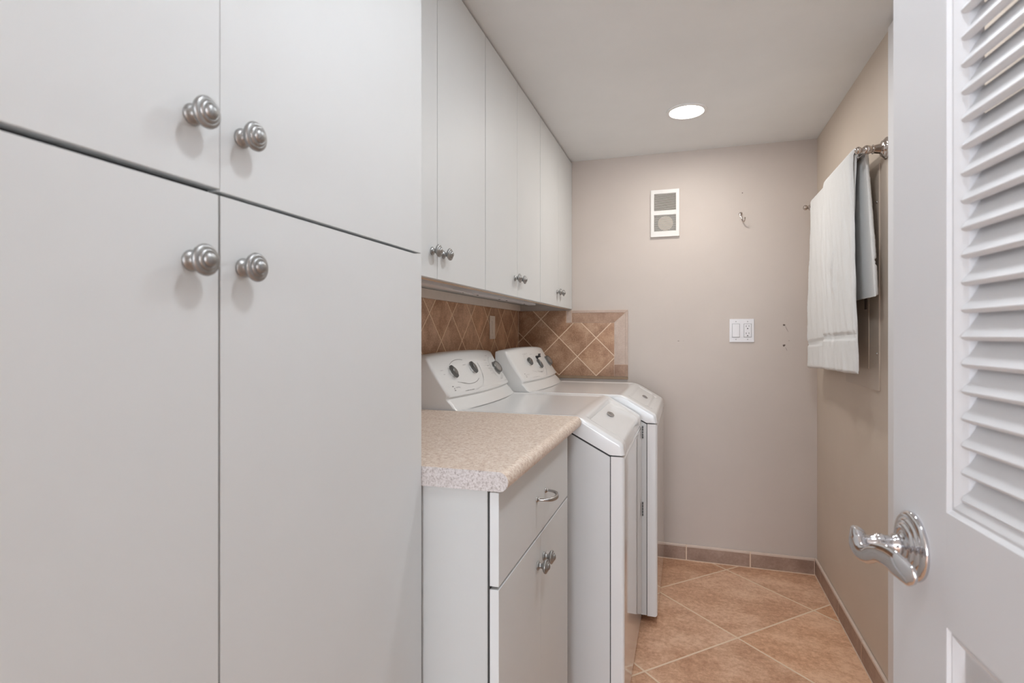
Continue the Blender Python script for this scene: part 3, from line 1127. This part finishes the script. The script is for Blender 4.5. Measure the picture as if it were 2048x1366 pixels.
        marks(y0 + .215, .110, .024, M['print_soft'])
        marks(y0 + .105, .048, .060, M['print_soft'], .003, -.16)
        marks(y0 + .345, .052, .014, M['print_soft'], .003, 1.2)
        for k in range(6):
            marks(y0 + .455 + .004 * (k % 3), .118 - .012 * k, .030, M['print_soft'], .0026)
        marks(y0 + .500, .136, .026, M['print'], .0034)
        for k in range(3):
            marks(y0 + .545 + .02 * k, .024 + .006 * k, .018, M['print_soft'], .0026)
            marks(y0 + .627, .060 - .014 * k, .018, M['print_soft'], .0026)
        marks(y0 + .60, .010, .045, M['print_soft'], .0026)
        marks(y0 + .125, .008, .070, M['print'], .0030)
    else:
        wedge_knob(y0 + .190, .092, 0, True)
        wedge_knob(y0 + .318, .072, .12)
        dial(y0 + .580, .078)
        arc(y0 + .300, .062, .070, .034, 215, 350, .0018, M['print_soft'])
        arc(y0 + .300, .070, .125, .068, 275, 375, .0035, M['print_pale'])
        arc(y0 + .190, .098, .036, .032, 40, 150, .0012, M['print_soft'])
        marks(y0 + .165, .132, .060, M['print_soft']); marks(y0 + .260, .126, .040, M['print_soft'])
        marks(y0 + .170, .044, .045, M['print_soft'], .003, -.2); marks(y0 + .285, .030, .030, M['print'], .0034)
        for k in range(6):
            marks(y0 + .475, .118 - .013 * k, .024, M['print_soft'], .0026)
        marks(y0 + .55, .022, .040, M['print_soft'], .0026)
        marks(y0 + .130, .008, .085, M['print_soft'], .0030)
        # small dark start switch next to the second knob
        P, N = face(y0 + .350, .108, .0)
        bm = bmesh.new()
        lathe(bm, [(0, 0), (.010, 0), (.0095, .006), (.006, .008), (.0055, .016), (.009, .019), (.009, .023), (0, .024)], P, N, 20)
        for s_ in (-1, 1):
            lathe(bm, [(0, -.014), (.0035, -.012), (.0042, 0), (.0035, .012), (0, .014)], P + N * .019 + Vector((0, .004 * s_, .002)), (0, 1, .8 * s_), 10)
        obj('start_switch', bm, M['gap'], con)
    # brand mark and lettering at the lower near corner
    word('MAYTAG', .0078, y0 + .090, .0275, M['print_soft'])
    bm = bmesh.new()
    for (a, b, w_, h_) in ((0, .006, .009, .0042), (.003, -.003, .005, .0042), (.001, -.0105, .009, .0042)):
        q = [bm.verts.new(face(y0 + .060 + a + i * w_ / 2, .028 + b + j * h_ / 2)[0]) for i, j in ((-1, -1), (1, -.6), (1, 1), (-1, .6))]
        bm.faces.new(q)
    obj('brand_mark', bm, M['print'], con)
    # oval badge on the sloping front of the lid
    slope = math.atan2(.0805, .141)
    bxp = fx - (.0875 if kind == 'washer' else .076)
    bzp = .975 - (bxp - (fx - .147)) * math.tan(slope)
    N = Vector((sin(slope), 0, cos(slope)))
    Vd = Vector((cos(slope), 0, -sin(slope)))
    depth = -.0068 if kind == 'washer' else -.0040
    ctr = Vector((bxp, yc + (.025 if kind == 'washer' else .015), bzp)) + N * depth
    bm = bmesh.new()
    r0 = []
    for (sc, t_) in ((1, -.001), (1, .0022), (.90, .0030), (.84, .0022)):
        r0.append([bm.verts.new(ctr + Vector((0, 1, 0)) * cos(2 * pi * k / 32) * .034 * sc * (1) + Vd * sin(2 * pi * k / 32) * .0145 * sc * (1 - .18 * cos(2 * pi * k / 32) ** 2) + N * t_) for k in range(32)])
    for a, b in zip(r0[:-1], r0[1:]):
        for k in range(32):
            bm.faces.new((a[k], a[(k + 1) % 32], b[(k + 1) % 32], b[k]))
    bm.faces.new(r0[-1])
    bg = obj('badge', bm, M['satin'], m)
    bm = bmesh.new()
    for pl in ([(-.018, .008), (-.013, .008), (-.010, -.002), (-.007, .008), (-.002, .008), (-.004, -.008), (-.008, -.008), (-.0075, 0), (-.010, -.007), (-.0125, 0), (-.013, -.008), (-.017, -.008)],):
        q = [bm.verts.new(ctr + Vector((0, 1, 0)) * (a + .010) * 1.15 - Vd * b + N * .0026) for a, b in pl]
        bm.faces.new(q)
    obj('badge_letter', bm, M['print'], bg)
    # feet
    for (fx_, fy_) in ((fx - .09, y0 + .06), (fx - .09, y1 - .06), (xb + .06, y0 + .06), (xb + .06, y1 - .06)):
        obj('foot', lathe(bmesh.new(), [(0, 0), (.022, 0), (.022, .008), (.009, .010), (.009, .033), (0, .033)], (fx_, fy_, .0), (0, 0, 1), 20), M['gap'], m)
    if kind == 'dryer':
        for za, zb in ((.790, .845), (.457, .518)):
            bm = bmesh.new()
            box(bm, fx - .0645, fx - .0585, y0 - .0010, y0 + .002, za, zb)
            hs = obj('side_clip', bm, M['knob_dark'], m)
            bm = bmesh.new()
            for k in range(5):
                zc = za + .006 + k * (zb - za - .012) / 4
                box(bm, fx - .0640, fx - .0590, y0 - .0014, y0 - .0008, zc - .003, zc + .003)
            obj('slot', bm, M['gap'], hs)
    return m
machine('washing_machine', 'white top-load washing machine next to the speckled worktop', 'washer', -.187, 1.755, 2.431)
machine('clothes_dryer', 'white clothes dryer between the washing machine and the back wall', 'dryer', -.122, 2.445, 3.121)

# ------------------------------------------------------------------ louvred door
AN = radians(4.3)
P0 = Vector((.276, .832, 0))
# local frame: +Y along the door to its latch edge, -X room side (camera side); origin on the face under the handle
dr = thing('door_1', 'white louvred door standing open at the right edge with a chrome lever', 'door', (P0.x, P0.y, 0), AN)
dr['kind'] = 'structure'
TH = .035
yl, yh = .060, -.595
ztop, zbot = 2.03 if False else 2.20, .012
def slab(y0, y1, z0, z1, bev=.0015):
    return B(0, TH, y0, y1, z0, z1, bev=bev)
st = .079
obj('stile', slab(-st, yl, zbot, ztop), M['white_trim'], dr)
obj('stile', slab(yh, yh + .135, zbot, ztop), M['white_trim'], dr)
obj('lock_rail', slab(yh + .135, -st, .902, 1.033, bev=0), M['white_trim'], dr)
obj('top_rail', slab(yh + .135, -st, 2.08, ztop, bev=0), M['white_trim'], dr)
obj('bottom_rail', slab(yh + .135, -st, zbot, .24, bev=0), M['white_trim'], dr)
ya, yb2 = yh + .135, -st
def moulding(z0, z1, w=.024, dep=.009):
    """sloping sticking round an opening, both faces"""
    bm = bmesh.new()
    for sgn, fx_ in ((1, .0), (-1, TH)):
        o_ = [(ya, z0), (yb2, z0), (yb2, z1), (ya, z1)]
        steps = ((0, 0.0), (.20, .0035), (.35, .0030), (.8, .0075), (1.0, .0105))
        rings = []
        for f, dd in steps:
            k = w * f
            rings.append([bm.verts.new((fx_ + sgn * dd, y, z)) for y, z in ((ya + k, z0 + k), (yb2 - k, z0 + k), (yb2 - k, z1 - k), (ya + k, z1 - k))])
        k = w
        rings.append([bm.verts.new((TH / 2, y, z)) for y, z in ((ya + k, z0 + k), (yb2 - k, z0 + k), (yb2 - k, z1 - k), (ya + k, z1 - k))])
        for a, b in zip(rings[:-1], rings[1:]):
            for i in range(4):
                bm.faces.new((a[i], a[(i + 1) % 4], b[(i + 1) % 4], b[i]))
    return obj('moulding', bm, M['white_trim'], dr, angle=20)
moulding(1.033, 2.08)
moulding(.24, .902, w=.016)
# louvre slats
pitch = .0300
z = 1.062
A = radians(60)
k = 0
while z < 2.065:
    bm = bmesh.new()
    Lh, t2 = .0200, .0042
    cx, cz = .0175, z + .006
    prof = []
    for (a, b) in ((-Lh, -t2 * .5), (-Lh + .0015, -t2), (Lh - .0015, -t2), (Lh, -t2 * .5), (Lh, t2 * .5), (Lh - .0015, t2), (-Lh + .0015, t2), (-Lh, t2 * .5)):
        # room-side edge low
        prof.append((cx + a * cos(A) - b * sin(A), cz + a * sin(A) + b * cos(A)))
    prism_y(bm, prof, ya + .018, yb2 - .020)
    obj('slat', bm, M['white_trim'], dr, angle=40)
    z += pitch
    k += 1
# raised panel below
bm = bmesh.new()
zz0, zz1 = .24 + .016, .902 - .016
yy0, yy1 = ya + .016, yb2 - .016
for sgn, fx_ in ((1, 0.0), (-1, TH)):
    rings = []
    for ins, dd in ((0, .0105), (.004, .0105), (.040, .0030), (.044, .0015), (.05, .0015)):
        rings.append([bm.verts.new((fx_ + sgn * dd, y, z)) for y, z in ((yy0 + ins, zz0 + ins), (yy1 - ins, zz0 + ins), (yy1 - ins, zz1 - ins), (yy0 + ins, zz1 - ins))])
    for a, b in zip(rings[:-1], rings[1:]):
        for i in range(4):
            bm.faces.new((a[i], a[(i + 1) % 4], b[(i + 1) % 4], b[i]))
    bm.faces.new(rings[-1])
obj('raised_panel', bm, M['white_trim'], dr, angle=20)
# lever set (room side = -X)
HZ = .966
ROSE = [(0, -.0005), (.0425, -.0005), (.0435, .002), (.0430, .0045), (.0400, .0070), (.0370, .0080), (.0345, .0078), (.0330, .0095), (.0300, .0112),
        (.0280, .0110), (.0265, .0128), (.0235, .0145), (.0205, .0140), (.0190, .0120), (.0, .0120)]
lev = obj('lever_handle', lathe(bmesh.new(), ROSE, (0, 0, HZ), (-1, 0, 0), 64), M['chrome'], dr, angle=45)
lev['label'] = 'polished chrome lever handle'
NECK = [(0, .0110), (.0155, .0110), (.0160, .014), (.0130, .016), (.0140, .019), (.0135, .022), (.0115, .025), (.0110, .033), (.0122, .035), (.0128, .037), (.0120, .039),
        (.0128, .041), (.0120, .043), (.0100, .046), (.0088, .056), (.0, .060)]
obj('neck', lathe(bmesh.new(), NECK, (0, 0, HZ), (-1, 0, 0), 40), M['chrome'], lev, angle=45)
pth = catmull([(-.0570, .014, HZ + .014), (-.0600, .012, HZ + .008), (-.0625, .004, HZ - .002), (-.0625, -.008, HZ - .009), (-.0600, -.022, HZ - .008), (-.0565, -.038, HZ + .001),
               (-.0520, -.056, HZ + .004), (-.0475, -.074, HZ + .001), (-.0420, -.089, HZ - .004), (-.0380, -.098, HZ - .007)], 6)
n = len(pth)
def lr(i):
    t = i / (n - 1)
    wv = [(0, .004, .006), (.08, .0085, .0130), (.22, .0105, .0165), (.38, .0085, .0110), (.55, .0070, .0115), (.75, .0062, .0150), (.92, .0050, .0125), (1, .0018, .0040)]
    for (a, r1, r2), (b, s1, s2) in zip(wv[:-1], wv[1:]):
        if t <= b:
            f = (t - a) / (b - a)
            return (r1 + (s1 - r1) * f, r2 + (s2 - r2) * f)
    return (.002, .004)
bm = bmesh.new()
sweep(bm, pth, [lr(i) for i in range(n)], 24, up=(0, 0, 1))
obj('grip', bm, M['chrome'], lev, angle=60)
# hinges on the far side of the door
for zz in (.25, 1.1, 1.98):
    obj('hinge', lathe(bmesh.new(), [(0, 0), (.006, 0), (.006, .09), (0, .09)], (TH * .5, yh - .006, zz), (0, 0, 1), 14), M['satin'], dr)
